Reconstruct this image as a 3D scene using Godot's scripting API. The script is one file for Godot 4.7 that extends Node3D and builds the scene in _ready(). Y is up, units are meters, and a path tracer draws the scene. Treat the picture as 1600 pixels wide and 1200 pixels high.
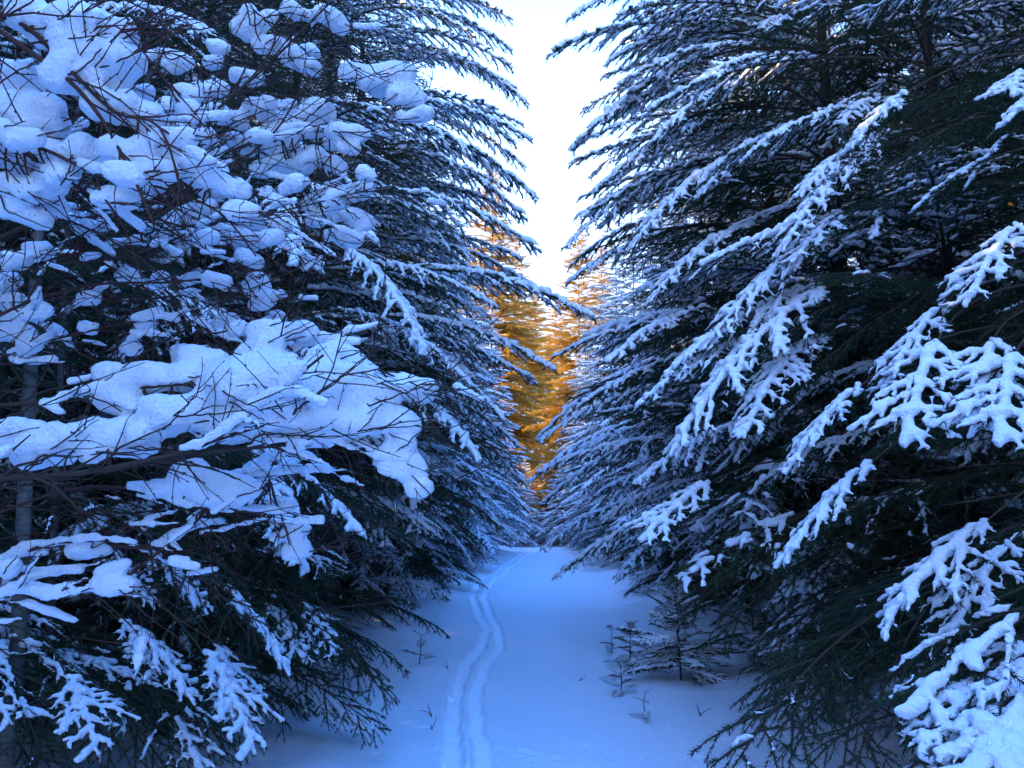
extends Node3D

const F := 1317.0            # focal length of the lens in photograph pixels (1600 wide)
const EYE := Vector3(0, 1.45, 0)
const PITCH := 9.06

var rng := RandomNumberGenerator.new()
var noise := FastNoiseLite.new()
var M := {}
var B := {}                  # bough meshes by style: arrays of [branch mesh, snow mesh, tip vector]
var taken := {}
var trunk_mesh: ArrayMesh

func _ready():
	rng.seed = 4711
	noise.seed = 5
	noise.noise_type = FastNoiseLite.TYPE_SIMPLEX
	noise.frequency = 1.0
	# ---- camera, sky, sun, exposure
	var cam := Camera3D.new(); cam.name = "camera"
	cam.position = EYE; cam.rotation_degrees = Vector3(PITCH, 0, 0)
	cam.fov = rad_to_deg(2.0 * atan(600.0 / F)); cam.near = 0.05; cam.far = 600.0
	add_child(cam); cam.current = true
	var env := Environment.new()
	env.background_mode = Environment.BG_SKY
	var az := deg_to_rad(-93.0); var el := deg_to_rad(16.0)
	var sv := Vector3(sin(az) * cos(el), sin(el), -cos(az) * cos(el))
	var sm := PanoramaSkyMaterial.new()
	sm.panorama = clear_sky(sv)
	var sky := Sky.new(); sky.sky_material = sm
	env.sky = sky
	env.tonemap_mode = Environment.TONE_MAPPER_LINEAR
	env.tonemap_exposure = 4.9
	env.sdfgi_enabled = true; env.ssao_enabled = true; env.ssil_enabled = true
	var we := WorldEnvironment.new(); we.name = "environment"; we.environment = env; add_child(we)
	var sun := DirectionalLight3D.new(); sun.name = "sun"
	sun.basis = Basis.looking_at(-sv)
	sun.light_color = lin(1.0, 0.68, 0.20)
	sun.light_energy = 1.6; sun.light_angular_distance = 0.5; sun.shadow_enabled = true
	add_child(sun)
	materials()
	ground()
	rng.seed = 606; boughs()
	trunk_mesh = make_trunk()
	rng.seed = 101; forest()
	rng.seed = 202; rows()
	rng.seed = 303; far_trees()
	rng.seed = 404; shrubs()
	rng.seed = 505; little_things()

# a clear winter sky: deep blue overhead, pale towards the horizon, with the wide bright haze round a low sun
func clear_sky(sv: Vector3) -> ImageTexture:
	var w := 512; var h := 256
	var im := Image.create_empty(w, h, false, Image.FORMAT_RGBF)
	for y in h:
		var e := (0.5 - (y + 0.5) / h) * PI
		for x in w:
			var a := (x + 0.5) / w * TAU                  # the left edge of a panorama lies ahead, on -z
			var d := Vector3(sin(a) * cos(e), sin(e), -cos(a) * cos(e))
			var k := pow(1.0 - maxf(0.0, d.y), 1.7)
			var c := Vector3(0.03, 0.25, 1.0).lerp(Vector3(0.64, 0.86, 1.0), k)
			var ang := rad_to_deg(d.angle_to(sv))
			c += Vector3(0.95, 0.86, 0.70) * exp(-pow(ang / 40.0, 2.0))
			if e < 0.0: c = c * 0.5
			im.set_pixel(x, y, Color(c.x, c.y, c.z))
	return ImageTexture.create_from_image(im)

# ------------------------------------------------------------------ small helpers
func lin(r: float, g: float, b: float) -> Color:
	return Color(r, g, b).linear_to_srgb()

func rnd(a: float, b: float) -> float:
	return rng.randf_range(a, b)

func at(px: float, py: float, d: float) -> Vector3:      # the point d metres ahead on the line of sight through a pixel
	var v := Vector3((px - 800.0) / F, (600.0 - py) / F, -1.0).rotated(Vector3.RIGHT, deg_to_rad(PITCH))
	return EYE + v * (d / -v.z)

func trail(d: float) -> float:
	return 0.1 + 0.034 * d

func numbered(called: String) -> String:
	if not taken.has(called):
		taken[called] = 0
		return called
	taken[called] += 1
	return "%s_%03d" % [called, taken[called]]

func thing(called: String, label: String, category: String, where := Vector3.ZERO, turn := 0.0, group := "") -> Node3D:
	var o := Node3D.new(); o.name = numbered(called); add_child(o)
	o.position = where; o.rotation.y = turn
	o.set_meta("label", label); o.set_meta("category", category)
	if group: o.set_meta("group", group)
	return o

func obj(called: String, mesh: Mesh, parent: Node, mat: Material = null, t := Transform3D()) -> MeshInstance3D:
	var o := MeshInstance3D.new(); o.name = called; o.mesh = mesh
	if mat: o.material_override = mat
	o.transform = t
	parent.add_child(o, true)
	return o

func copies(called: String, mesh: Mesh, parent: Node, list: Array) -> MultiMeshInstance3D:
	var mm := MultiMesh.new(); mm.transform_format = MultiMesh.TRANSFORM_3D; mm.mesh = mesh
	mm.instance_count = list.size()
	var buf := PackedFloat32Array(); buf.resize(list.size() * 12)
	var i := 0
	for t: Transform3D in list:
		var b := t.basis; var o := t.origin
		buf[i] = b.x.x; buf[i + 1] = b.y.x; buf[i + 2] = b.z.x; buf[i + 3] = o.x
		buf[i + 4] = b.x.y; buf[i + 5] = b.y.y; buf[i + 6] = b.z.y; buf[i + 7] = o.y
		buf[i + 8] = b.x.z; buf[i + 9] = b.y.z; buf[i + 10] = b.z.z; buf[i + 11] = o.z
		i += 12
	mm.buffer = buf
	var n := MultiMeshInstance3D.new(); n.name = called; n.multimesh = mm
	n.set_meta("kind", "stuff")
	parent.add_child(n, true)
	return n

# ------------------------------------------------------------------ materials
func noise_tex(freq: float, seed_: int, type := FastNoiseLite.TYPE_SIMPLEX, ramp: Gradient = null) -> NoiseTexture2D:
	var n := FastNoiseLite.new(); n.seed = seed_; n.noise_type = type; n.frequency = freq
	n.fractal_octaves = 4
	var t := NoiseTexture2D.new(); t.width = 512; t.height = 512; t.seamless = true; t.noise = n
	if ramp: t.color_ramp = ramp
	return t

func two(a: Color, b: Color) -> Gradient:
	var g := Gradient.new(); g.set_color(0, a); g.set_color(1, b); return g

func mat(called: String, color: Color, rough := 0.9) -> StandardMaterial3D:
	var m := StandardMaterial3D.new(); m.resource_name = called; m.albedo_color = color; m.roughness = rough
	m.metallic_specular = 0.18
	M[called] = m
	return m

func materials():
	var s := mat("snow", lin(0.86, 0.89, 0.93), 0.85)
	s.heightmap_enabled = true; s.heightmap_texture = noise_tex(0.03, 3); s.heightmap_scale = 0.6
	s.uv1_triplanar = true; s.uv1_scale = Vector3.ONE * 4.0
	var g := mat("ground_snow", lin(0.92, 0.95, 0.98), 0.85)
	g.heightmap_enabled = true; g.heightmap_texture = noise_tex(0.025, 8); g.heightmap_scale = 0.9
	g.uv1_triplanar = true; g.uv1_scale = Vector3.ONE * 1.3
	g.vertex_color_use_as_albedo = true
	mat("needle_dark", lin(0.030, 0.058, 0.030), 0.6)
	mat("needle_green", lin(0.045, 0.080, 0.036), 0.6)
	mat("needle_olive", lin(0.062, 0.078, 0.034), 0.6)
	var gold := mat("needle_sun_gold", lin(0.30, 0.18, 0.022), 0.6)
	gold.backlight_enabled = true; gold.backlight = lin(0.75, 0.42, 0.06)  # the glow of low sun is put into the needle colour and backlight
	mat("wood", lin(0.075, 0.055, 0.042), 0.9)
	mat("dead_wood", lin(0.10, 0.075, 0.06), 0.9)
	var b := mat("bark", Color.WHITE, 0.95)
	b.albedo_texture = noise_tex(0.02, 21, FastNoiseLite.TYPE_SIMPLEX, two(lin(0.05, 0.04, 0.033), lin(0.14, 0.115, 0.095)))
	b.uv1_triplanar = true; b.uv1_scale = Vector3(5, 1.2, 5)
	b.heightmap_enabled = true; b.heightmap_texture = noise_tex(0.03, 22); b.heightmap_scale = 1.5
	var p := mat("pale_bark", Color.WHITE, 0.9)
	p.albedo_texture = noise_tex(0.02, 31, FastNoiseLite.TYPE_SIMPLEX, two(lin(0.09, 0.08, 0.07), lin(0.2, 0.18, 0.16)))
	p.uv1_triplanar = true; p.uv1_scale = Vector3(2, 4, 2)
	mat("twig_red", lin(0.095, 0.045, 0.035), 0.7)
	mat("twig_brown", lin(0.07, 0.048, 0.038), 0.8)

# ------------------------------------------------------------------ mesh builders
class Acc:
	var v := PackedVector3Array()
	var n := PackedVector3Array()
	var ix := PackedInt32Array()
	func tube(pts: PackedVector3Array, rad: PackedFloat32Array, sides: int):
		var first := v.size()
		var count := pts.size()
		var up := Vector3(0.13, 0.95, 0.29)
		for i in count:
			var tan_ := (pts[mini(i + 1, count - 1)] - pts[maxi(i - 1, 0)]).normalized()
			if absf(tan_.dot(up)) > 0.95: up = Vector3(0.9, 0.1, 0.4)
			var s := tan_.cross(up).normalized()
			up = s.cross(tan_).normalized()
			for k in sides:
				var a := TAU * k / sides
				var d := s * cos(a) + up * sin(a)
				v.append(pts[i] + d * rad[i]); n.append(d)
		for i in count - 1:
			for k in sides:
				var a := first + i * sides + k
				var b := first + i * sides + (k + 1) % sides
				var c := a + sides
				var e := b + sides
				ix.append_array([a, b, c, b, e, c])
	func ball(c: Vector3, r: float, stretch: Vector3):
		var first := v.size()
		var ax := stretch.normalized()
		var s := ax.cross(Vector3(0.3, 0.8, 0.51)).normalized()
		var u := s.cross(ax)
		v.append(c - stretch); n.append(-ax)
		for k in 4:
			var d := s * cos(TAU * k / 4) + u * sin(TAU * k / 4)
			v.append(c + d * r); n.append(d)
		v.append(c + stretch); n.append(ax)
		for k in 4:
			var a := first + 1 + k
			var b := first + 1 + (k + 1) % 4
			ix.append_array([first, b, a, a, b, first + 5])
	func arrays() -> Array:
		var a := []; a.resize(Mesh.ARRAY_MAX)
		a[Mesh.ARRAY_VERTEX] = v; a[Mesh.ARRAY_NORMAL] = n; a[Mesh.ARRAY_INDEX] = ix
		return a
	func mesh(m: Material) -> ArrayMesh:
		var r := ArrayMesh.new()
		r.add_surface_from_arrays(Mesh.PRIMITIVE_TRIANGLES, arrays())
		r.surface_set_material(0, m)
		return r

# lumps of snow: tapered capsules [a, b, ra, rb] joined by a smooth minimum, drawn as surface nets
func snow_mesh(caps: Array, cell: float, k: float, squash := 1.0, rough := 0.0) -> ArrayMesh:
	if caps.is_empty(): return null
	var lo := Vector3.INF; var hi := -Vector3.INF
	for c in caps:
		var r: float = maxf(c[2], c[3]) + k * 0.5 + cell * 2.0
		lo = lo.min(c[0] - Vector3.ONE * r).min(c[1] - Vector3.ONE * r)
		hi = hi.max(c[0] + Vector3.ONE * r).max(c[1] + Vector3.ONE * r)
	var nx := int((hi.x - lo.x) / cell) + 3
	var ny := int((hi.y - lo.y) / cell) + 3
	var nz := int((hi.z - lo.z) / cell) + 3
	var f := PackedFloat32Array(); f.resize(nx * ny * nz); f.fill(1.0)
	var sy := nx; var sz := nx * ny
	var isq := 1.0 / squash
	for c in caps:
		var a: Vector3 = (c[0] - lo) / cell
		var b: Vector3 = (c[1] - lo) / cell
		var ra: float = c[2] / cell; var rb: float = c[3] / cell
		var kk := k / cell
		var m := maxf(ra, rb) + kk * 0.5 + 1.8
		var x0 := maxi(0, int(minf(a.x, b.x) - m)); var x1 := mini(nx - 1, int(maxf(a.x, b.x) + m) + 1)
		var y0 := maxi(0, int(minf(a.y, b.y) - m)); var y1 := mini(ny - 1, int(maxf(a.y, b.y) + m) + 1)
		var z0 := maxi(0, int(minf(a.z, b.z) - m)); var z1 := mini(nz - 1, int(maxf(a.z, b.z) + m) + 1)
		var ab := b - a
		ab.y *= isq
		var l2 := maxf(ab.length_squared(), 1e-6)
		var dr := rb - ra
		for z in range(z0, z1 + 1):
			for y in range(y0, y1 + 1):
				var qy := (y - a.y) * isq; var qz := z - a.z
				var row := z * sz + y * sy
				for x in range(x0, x1 + 1):
					var qx := x - a.x
					var t := clampf((qx * ab.x + qy * ab.y + qz * ab.z) / l2, 0.0, 1.0)
					var ex := qx - ab.x * t; var ey := qy - ab.y * t; var ez := qz - ab.z * t
					var d := (sqrt(ex * ex + ey * ey + ez * ez) - ra - dr * t) * cell
					var o := f[row + x]
					var h := k - absf(d - o)
					f[row + x] = minf(d, o) - (h * h / k * 0.25 if h > 0.0 else 0.0)
	var vid := PackedInt32Array(); vid.resize(f.size()); vid.fill(-1)
	var vs := PackedVector3Array()
	var offs := [0, 1, sy, sy + 1, sz, sz + 1, sz + sy, sz + sy + 1]
	var edges := [[0, 1], [2, 3], [4, 5], [6, 7], [0, 2], [1, 3], [4, 6], [5, 7], [0, 4], [1, 5], [2, 6], [3, 7]]
	var corner := [Vector3(0, 0, 0), Vector3(1, 0, 0), Vector3(0, 1, 0), Vector3(1, 1, 0), Vector3(0, 0, 1), Vector3(1, 0, 1), Vector3(0, 1, 1), Vector3(1, 1, 1)]
	var near := cell * 2.2
	var used := PackedInt32Array()
	var g := [0.0, 0.0, 0.0, 0.0, 0.0, 0.0, 0.0, 0.0]
	for z in nz - 1:
		for y in ny - 1:
			var row := z * sz + y * sy
			for x in nx - 1:
				var i := row + x
				if absf(f[i]) > near: continue
				var below := 0
				for q in 8:
					g[q] = f[i + offs[q]]
					if g[q] < 0.0: below += 1
				if below == 0 or below == 8: continue
				var sum := Vector3.ZERO; var cnt := 0
				for e in edges:
					var ga: float = g[e[0]]; var gb: float = g[e[1]]
					if (ga < 0.0) != (gb < 0.0):
						sum += corner[e[0]].lerp(corner[e[1]], ga / (ga - gb)); cnt += 1
				vid[i] = vs.size()
				var p := lo + (Vector3(x, y, z) + sum / cnt) * cell
				if rough > 0.0:
					p += Vector3(noise.get_noise_3dv(p * 8.0 + Vector3(0, 0, 5)), noise.get_noise_3dv(p * 8.0 + Vector3(9, 0, 5)), noise.get_noise_3dv(p * 8.0 + Vector3(0, 9, 5))) * rough * 1.5
					p += Vector3(noise.get_noise_3dv(p * 22.0), noise.get_noise_3dv(p * 22.0 + Vector3(9, 0, 0)), noise.get_noise_3dv(p * 22.0 + Vector3(0, 9, 0))) * rough
				vs.append(p)
				used.append(i)
	var ix := PackedInt32Array()
	for i in used:
		var neg := f[i] < 0.0
		# edge along x joins cells (y-1,z-1) ... (y,z)
		for axis in 3:
			var step: int = [1, sy, sz][axis]
			var neg2 := f[i + step] < 0.0
			if neg == neg2: continue
			var u: int = [sy, sz, 1][axis]; var w: int = [sz, 1, sy][axis]
			if i - u - w < 0: continue
			var a := vid[i]; var b := vid[i - u]; var c := vid[i - u - w]; var d := vid[i - w]
			if a < 0 or b < 0 or c < 0 or d < 0: continue
			if neg: ix.append_array([a, c, b, a, d, c])
			else: ix.append_array([a, b, c, a, c, d])
	var ns := PackedVector3Array(); ns.resize(vs.size())
	for t in range(0, ix.size(), 3):
		var n := (vs[ix[t + 2]] - vs[ix[t]]).cross(vs[ix[t + 1]] - vs[ix[t]])
		ns[ix[t]] += n; ns[ix[t + 1]] += n; ns[ix[t + 2]] += n
	for i in ns.size(): ns[i] = ns[i].normalized()
	var arr := []; arr.resize(Mesh.ARRAY_MAX)
	arr[Mesh.ARRAY_VERTEX] = vs; arr[Mesh.ARRAY_NORMAL] = ns; arr[Mesh.ARRAY_INDEX] = ix
	var r := ArrayMesh.new()
	r.add_surface_from_arrays(Mesh.PRIMITIVE_TRIANGLES, arr)
	r.surface_set_material(0, M.snow)
	return r

# one spruce bough along +x: axis, side twigs, twiglets, needles, and the snow lying on them
func bough(s: Dictionary) -> Array:
	var L: float = s.len
	var wood := Acc.new()
	var segs := []                                     # [a, b, order, share of the way out]
	var axis := PackedVector3Array(); var rad := PackedFloat32Array()
	var n := 16
	var w1 := rnd(-0.12, 0.12); var w2 := rnd(-0.035, 0.035)
	for i in n + 1:
		var t := float(i) / n
		axis.append(Vector3(L * t * (1.0 - 0.16 * s.droop * t * t), L * (s.rise * t - s.droop * pow(t, s.bend)), L * (w1 * sin(t * 3.0) + w2 * sin(t * 7.0))))
		rad.append(lerpf(0.013, 0.0025, t) * s.thick)
	wood.tube(axis, rad, 5)
	for i in n:
		if (i + 0.5) / n > s.bare: segs.append([axis[i], axis[i + 1], 0, (i + 0.5) / n])
	var t: float = s.bare
	var side := 1.0
	while t < 0.985:
		var fi := t * n; var i0 := mini(int(fi), n - 1)
		var p := axis[i0].lerp(axis[i0 + 1], fi - i0)
		var tan_ := (axis[i0 + 1] - axis[i0]).normalized()
		var left := Vector3.UP.cross(tan_).normalized()
		var top := tan_.cross(left)
		var u: float = (t - s.bare) / (1.0 - s.bare)
		var l: float = L * s.wide * minf(1.0, 0.4 + u * 2.2) * pow(1.0 - u, 0.6) * rnd(0.55, 1.2) + 0.05
		var ang := deg_to_rad(rnd(36, 64))
		var dir := (tan_ * cos(ang) + left * sin(ang) * side + top * rnd(-0.12, 0.10)).normalized()
		var q := PackedVector3Array(); var qr := PackedFloat32Array()
		var m := maxi(2, int(l / 0.07) + 1)
		var pos := p
		for j in m + 1:
			q.append(pos); qr.append(lerpf(0.005, 0.0015, float(j) / m) * s.thick)
			pos += dir * (l / m)
			dir = (dir + tan_ * 0.05 + Vector3.DOWN * s.hang * 0.16 + Vector3(rnd(-1, 1), rnd(-1, 1), rnd(-1, 1)) * 0.06).normalized()
		wood.tube(q, qr, 4)
		for j in m: segs.append([q[j], q[j + 1], 1, (j + 0.5) / m])
		# twiglets
		var d := 0.05
		var s2 := 1.0
		while d < l * 0.93:
			var fj := d / l * m; var j0 := mini(int(fj), m - 1)
			var p2 := q[j0].lerp(q[j0 + 1], fj - j0)
			var tn := (q[j0 + 1] - q[j0]).normalized()
			var up2 := top if absf(tn.dot(top)) < 0.9 else left
			var lf := up2.cross(tn).normalized()
			var l2 := (l - d) * rnd(0.28, 0.5) + 0.035
			var a2 := deg_to_rad(rnd(40, 55))
			var dr: Vector3 = (tn * cos(a2) + lf * sin(a2) * s2 + Vector3.DOWN * s.hang * rnd(0.1, 0.7) + top * rnd(-0.15, 0.1)).normalized()
			var mid: Vector3 = p2 + dr * l2 * 0.5
			var dr2: Vector3 = (dr + tn * 0.25 + Vector3.DOWN * s.hang * 0.3).normalized()
			var end: Vector3 = mid + dr2 * l2 * 0.5
			wood.tube(PackedVector3Array([p2, mid, end]), PackedFloat32Array([0.0022, 0.0017, 0.001]), 3)
			segs.append([p2, mid, 2, 0.3]); segs.append([mid, end, 2, 0.8])
			s2 = -s2
			d += rnd(0.024, 0.042) * s.gap2
		side = -side
		t += rnd(0.026, 0.046) * s.gap / L
	# needles
	var nv := PackedVector3Array()
	for g in segs:
		var a: Vector3 = g[0]; var b: Vector3 = g[1]
		var ab := b - a
		var len_ := ab.length()
		if len_ < 1e-4: continue
		var tn := ab / len_
		var e1 := tn.cross(Vector3(0.21, 0.9, 0.38)).normalized(); var e2 := tn.cross(e1)
		var cnt := int(len_ * s.dense + rng.randf())
		var ext: float = 1.15 if g[2] == 2 else 1.0
		for q in cnt:
			var base := a + ab * (rng.randf() * ext)
			var ph := rng.randf() * TAU
			var rd := e1 * cos(ph) + e2 * sin(ph)
			var dir := tn * 0.62 + rd * 0.78
			var nl: float = rnd(0.012, 0.019) * s.nlen
			var sd: Vector3 = (tn.cross(rd) * rnd(0.4, 1.0) + rd.cross(dir) * 0.3).normalized() * 0.0013 * s.nwide
			nv.append(base - sd); nv.append(base + sd); nv.append(base + dir * nl)
	var mesh := ArrayMesh.new()
	mesh.add_surface_from_arrays(Mesh.PRIMITIVE_TRIANGLES, wood.arrays())
	mesh.surface_set_material(0, M.wood)
	var arr := []; arr.resize(Mesh.ARRAY_MAX); arr[Mesh.ARRAY_VERTEX] = nv
	mesh.add_surface_from_arrays(Mesh.PRIMITIVE_TRIANGLES, arr)
	mesh.surface_set_material(1, M[s.needle])
	# snow
	var caps := []
	var so := Vector3(rnd(0, 50), rnd(0, 50), rnd(0, 50))
	for g in segs:
		var a: Vector3 = g[0]; var b: Vector3 = g[1]
		if g[2] == 2 and rng.randf() > s.twiglet_snow: continue
		var cover := noise.get_noise_3dv(a * s.patch + so) * 0.9 + rnd(-0.25, 0.25)
		if cover > s.cover * 2.0 - 1.0: continue
		var r: float = ([0.022, 0.0175, 0.0115][g[2]] * rnd(0.6, 1.4)) * s.snow
		if g[2] == 1: r *= lerpf(1.25, 0.5, g[3])
		if g[2] == 2 and g[3] > 0.5: r *= 0.6
		var steep := absf((b - a).normalized().y)
		r *= lerpf(1.0, 0.72, steep)
		var lift := Vector3(0, r * 0.75 + 0.004, 0)
		caps.append([a + lift, b + lift, r, r * rnd(0.5, 1.15)])
		if rng.randf() < 0.34:
			var rr := r * rnd(0.9, 1.6)
			var c := a.lerp(b, rng.randf()) + Vector3(rnd(-0.01, 0.01), r * 1.1, rnd(-0.01, 0.01))
			caps.append([c, c, rr, rr])
	var snow := snow_mesh(caps, s.cell, 0.011 * s.snow, 0.78, 0.007)
	return [mesh, snow, axis[n]]

func boughs():
	var base := {"len": 1.7, "rise": 0.10, "droop": 0.40, "bend": 2.0, "bare": 0.12, "wide": 0.36, "hang": 0.6, "gap": 1.8, "gap2": 1.9, "dense": 620.0, "nlen": 1.25, "nwide": 1.3, "needle": "needle_dark", "thick": 1.0, "snow": 1.05, "cover": 0.82, "patch": 2.6, "cell": 0.0115, "twiglet_snow": 0.5}
	var styles := {
		"full": [6, {}],
		"reach": [5, {"len": 2.4, "bare": 0.40, "wide": 0.21, "droop": 0.36, "bend": 2.2, "hang": 0.8, "cover": 0.84, "snow": 1.05, "twiglet_snow": 0.6}],
		"fan": [6, {"len": 2.5, "bare": 0.79, "wide": 0.125, "droop": 0.40, "bend": 3.0, "rise": 0.12, "snow": 1.1, "cover": 0.88, "patch": 4.0, "hang": 0.25, "gap": 1.5, "gap2": 1.4, "cell": 0.0095, "dense": 900.0, "nlen": 1.75, "nwide": 1.15, "twiglet_snow": 0.85}],
		"palm": [4, {"len": 2.3, "bare": 0.52, "wide": 0.21, "droop": 0.42, "bend": 2.4, "hang": 0.7, "gap": 1.4, "gap2": 1.5, "snow": 1.05, "cover": 0.88, "patch": 3.0, "dense": 720.0, "twiglet_snow": 0.75}],
		"sprig": [4, {"len": 0.6, "bare": 0.08, "wide": 0.34, "droop": 0.12, "rise": 0.05, "hang": 0.1, "gap": 0.8, "gap2": 0.7, "dense": 700.0, "nlen": 0.9, "nwide": 1.0, "snow": 0.55, "cover": 0.75, "patch": 5.0, "cell": 0.006, "thick": 0.4, "twiglet_snow": 0.5}],
		"hang": [4, {"len": 2.2, "bare": 0.5, "hang": 1.4, "droop": 0.55, "bend": 2.0, "snow": 1.25, "cover": 0.85, "dense": 760.0, "needle": "needle_green", "wide": 0.17, "nlen": 1.15, "nwide": 1.2, "twiglet_snow": 0.6}],
		"light": [4, {"snow": 0.8, "cover": 0.5, "patch": 3.5, "droop": 0.36, "needle": "needle_green"}],
		"low": [3, {"len": 1.9, "bare": 0.2, "snow": 0.5, "cover": 0.28, "droop": 0.4, "dense": 620.0, "cell": 0.0105}],
		"gold": [3, {"len": 2.1, "bare": 0.1, "snow": 0.7, "cover": 0.34, "droop": 0.30, "needle": "needle_sun_gold", "nwide": 2.7, "dense": 580.0, "cell": 0.016, "wide": 0.42, "hang": 0.5, "gap": 1.4}],
		"clump": [2, {"len": 2.4, "bare": 0.74, "wide": 0.14, "droop": 0.35, "bend": 2.4, "snow": 1.1, "cover": 0.93, "patch": 4.0, "hang": 0.35, "gap": 1.05, "gap2": 1.1, "cell": 0.009, "dense": 900.0, "nlen": 1.7, "nwide": 1.1, "twiglet_snow": 0.85}],
	}
	for k in styles:
		B[k] = []
		for i in styles[k][0]:
			var d: Dictionary = base.duplicate(); d.merge(styles[k][1], true)
			d.droop *= rnd(0.85, 1.15); d.wide *= rnd(0.85, 1.15)
			if k == "full" and i % 2: d.needle = "needle_green"
			B[k].append(bough(d))
	# bare dead boughs from inside the stand
	B.dead = []
	for i in 4:
		var w := Acc.new()
		stick(w, Vector3.ZERO, Vector3(1, rnd(-0.1, 0.1), 0).normalized(), 1.5, 0.010, 0, 0.25)
		B.dead.append([w.mesh(M.dead_wood), null, Vector3(1.5, 0, 0)])

# a bare stick that forks; writes to w, returns the points of the whole stick system when keep is given
func stick(w: Acc, from: Vector3, dir: Vector3, l: float, r: float, order: int, wild: float, keep: Array = [], buds := 0.0, sag := 0.0):
	var m := maxi(3, int(l / 0.06))
	var pts := PackedVector3Array(); var rad := PackedFloat32Array()
	var p := from; var d := dir
	var bend := Vector3(rnd(-1, 1), rnd(-1, 1), rnd(-1, 1)) * wild * 0.35
	for i in m + 1:
		var t := float(i) / m
		pts.append(p); rad.append(lerpf(r, maxf(r * 0.3, 0.0009), t))
		p += d * (l / m)
		d = (d + (bend + Vector3(rnd(-1, 1), rnd(-1, 1), rnd(-1, 1)) * wild * 0.8 + Vector3.DOWN * sag) / m * 2.0).normalized()
		if i > 0: keep.append([pts[i - 1], pts[i], order])
	w.tube(pts, rad, 5 if order == 0 else 4 if order == 1 else 3)
	if buds > 0.0:
		var x := 0.05
		while x < l:
			var fi := x / l * m; var i0 := mini(int(fi), m - 1)
			var c := pts[i0].lerp(pts[i0 + 1], fi - i0)
			var rr: float = rad[i0] + 0.0012
			var out := Vector3(rnd(-1, 1), rnd(-1, 1), rnd(-1, 1)).normalized()
			w.ball(c + out * rr, rr * 0.8 * buds, ((pts[i0 + 1] - pts[i0]).normalized() + out * 0.5) * 0.006 * buds)
			x += rnd(0.03, 0.07)
	if order >= 2: return
	var x2 := l * rnd(0.12, 0.25)
	while x2 < l * 0.95:
		var fi := x2 / l * m; var i0 := mini(int(fi), m - 1)
		var c := pts[i0].lerp(pts[i0 + 1], fi - i0)
		var tn := (pts[i0 + 1] - pts[i0]).normalized()
		var sd := tn.cross(Vector3(rnd(-1, 1), rnd(-1, 1), rnd(-1, 1))).normalized()
		var a := deg_to_rad(rnd(25, 60))
		stick(w, c, tn * cos(a) + sd * sin(a), (l - x2) * rnd(0.25, 0.65) + 0.08, rad[i0] * 0.65, order + 1, wild, keep, buds, sag)
		x2 += rnd(0.07, 0.20) * (1.0 + order)

func make_trunk() -> ArrayMesh:                        # one metre round at the foot is scaled per tree: unit height, radius 1
	var w := Acc.new()
	var pts := PackedVector3Array(); var rad := PackedFloat32Array()
	for i in 13:
		var t := i / 12.0
		pts.append(Vector3(sin(t * 5.0) * 0.12 * t, t, cos(t * 4.0) * 0.1 * t))
		rad.append(lerpf(1.0, 0.06, pow(t, 0.9)) + 0.35 * pow(1.0 - t, 14))
	w.tube(pts, rad, 10)
	return w.mesh(M.bark)

# ------------------------------------------------------------------ the ground
var tracks := []
func track_x(list: Array, z: float) -> float:
	for i in list.size() - 1:
		if z <= list[i].z and z >= list[i + 1].z:
			var t: float = (z - list[i].z) / (list[i + 1].z - list[i].z)
			t = t * t * (3.0 - 2.0 * t) * 0.6 + t * 0.4
			return lerpf(list[i].x, list[i + 1].x, t)
	return 1e6

func land(x: float, z: float) -> float:
	var off := x - trail(-z)
	var h := noise.get_noise_2d(x * 0.35, z * 0.35) * 0.07 + noise.get_noise_2d(x * 1.7 + 40, z * 1.7) * 0.012
	var bank := smoothstep(1.1, 2.6, absf(off)) * (0.12 + 0.10 * noise.get_noise_2d(x * 0.6, z * 0.6 + 70))
	h = h * (0.35 + 0.65 * smoothstep(0.8, 2.0, absf(off))) + bank
	return h

func ground_px(px: float, py: float) -> Vector3:
	var v := Vector3((px - 800.0) / F, (600.0 - py) / F, -1.0).rotated(Vector3.RIGHT, deg_to_rad(PITCH))
	return EYE + v * (-EYE.y / v.y)

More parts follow.
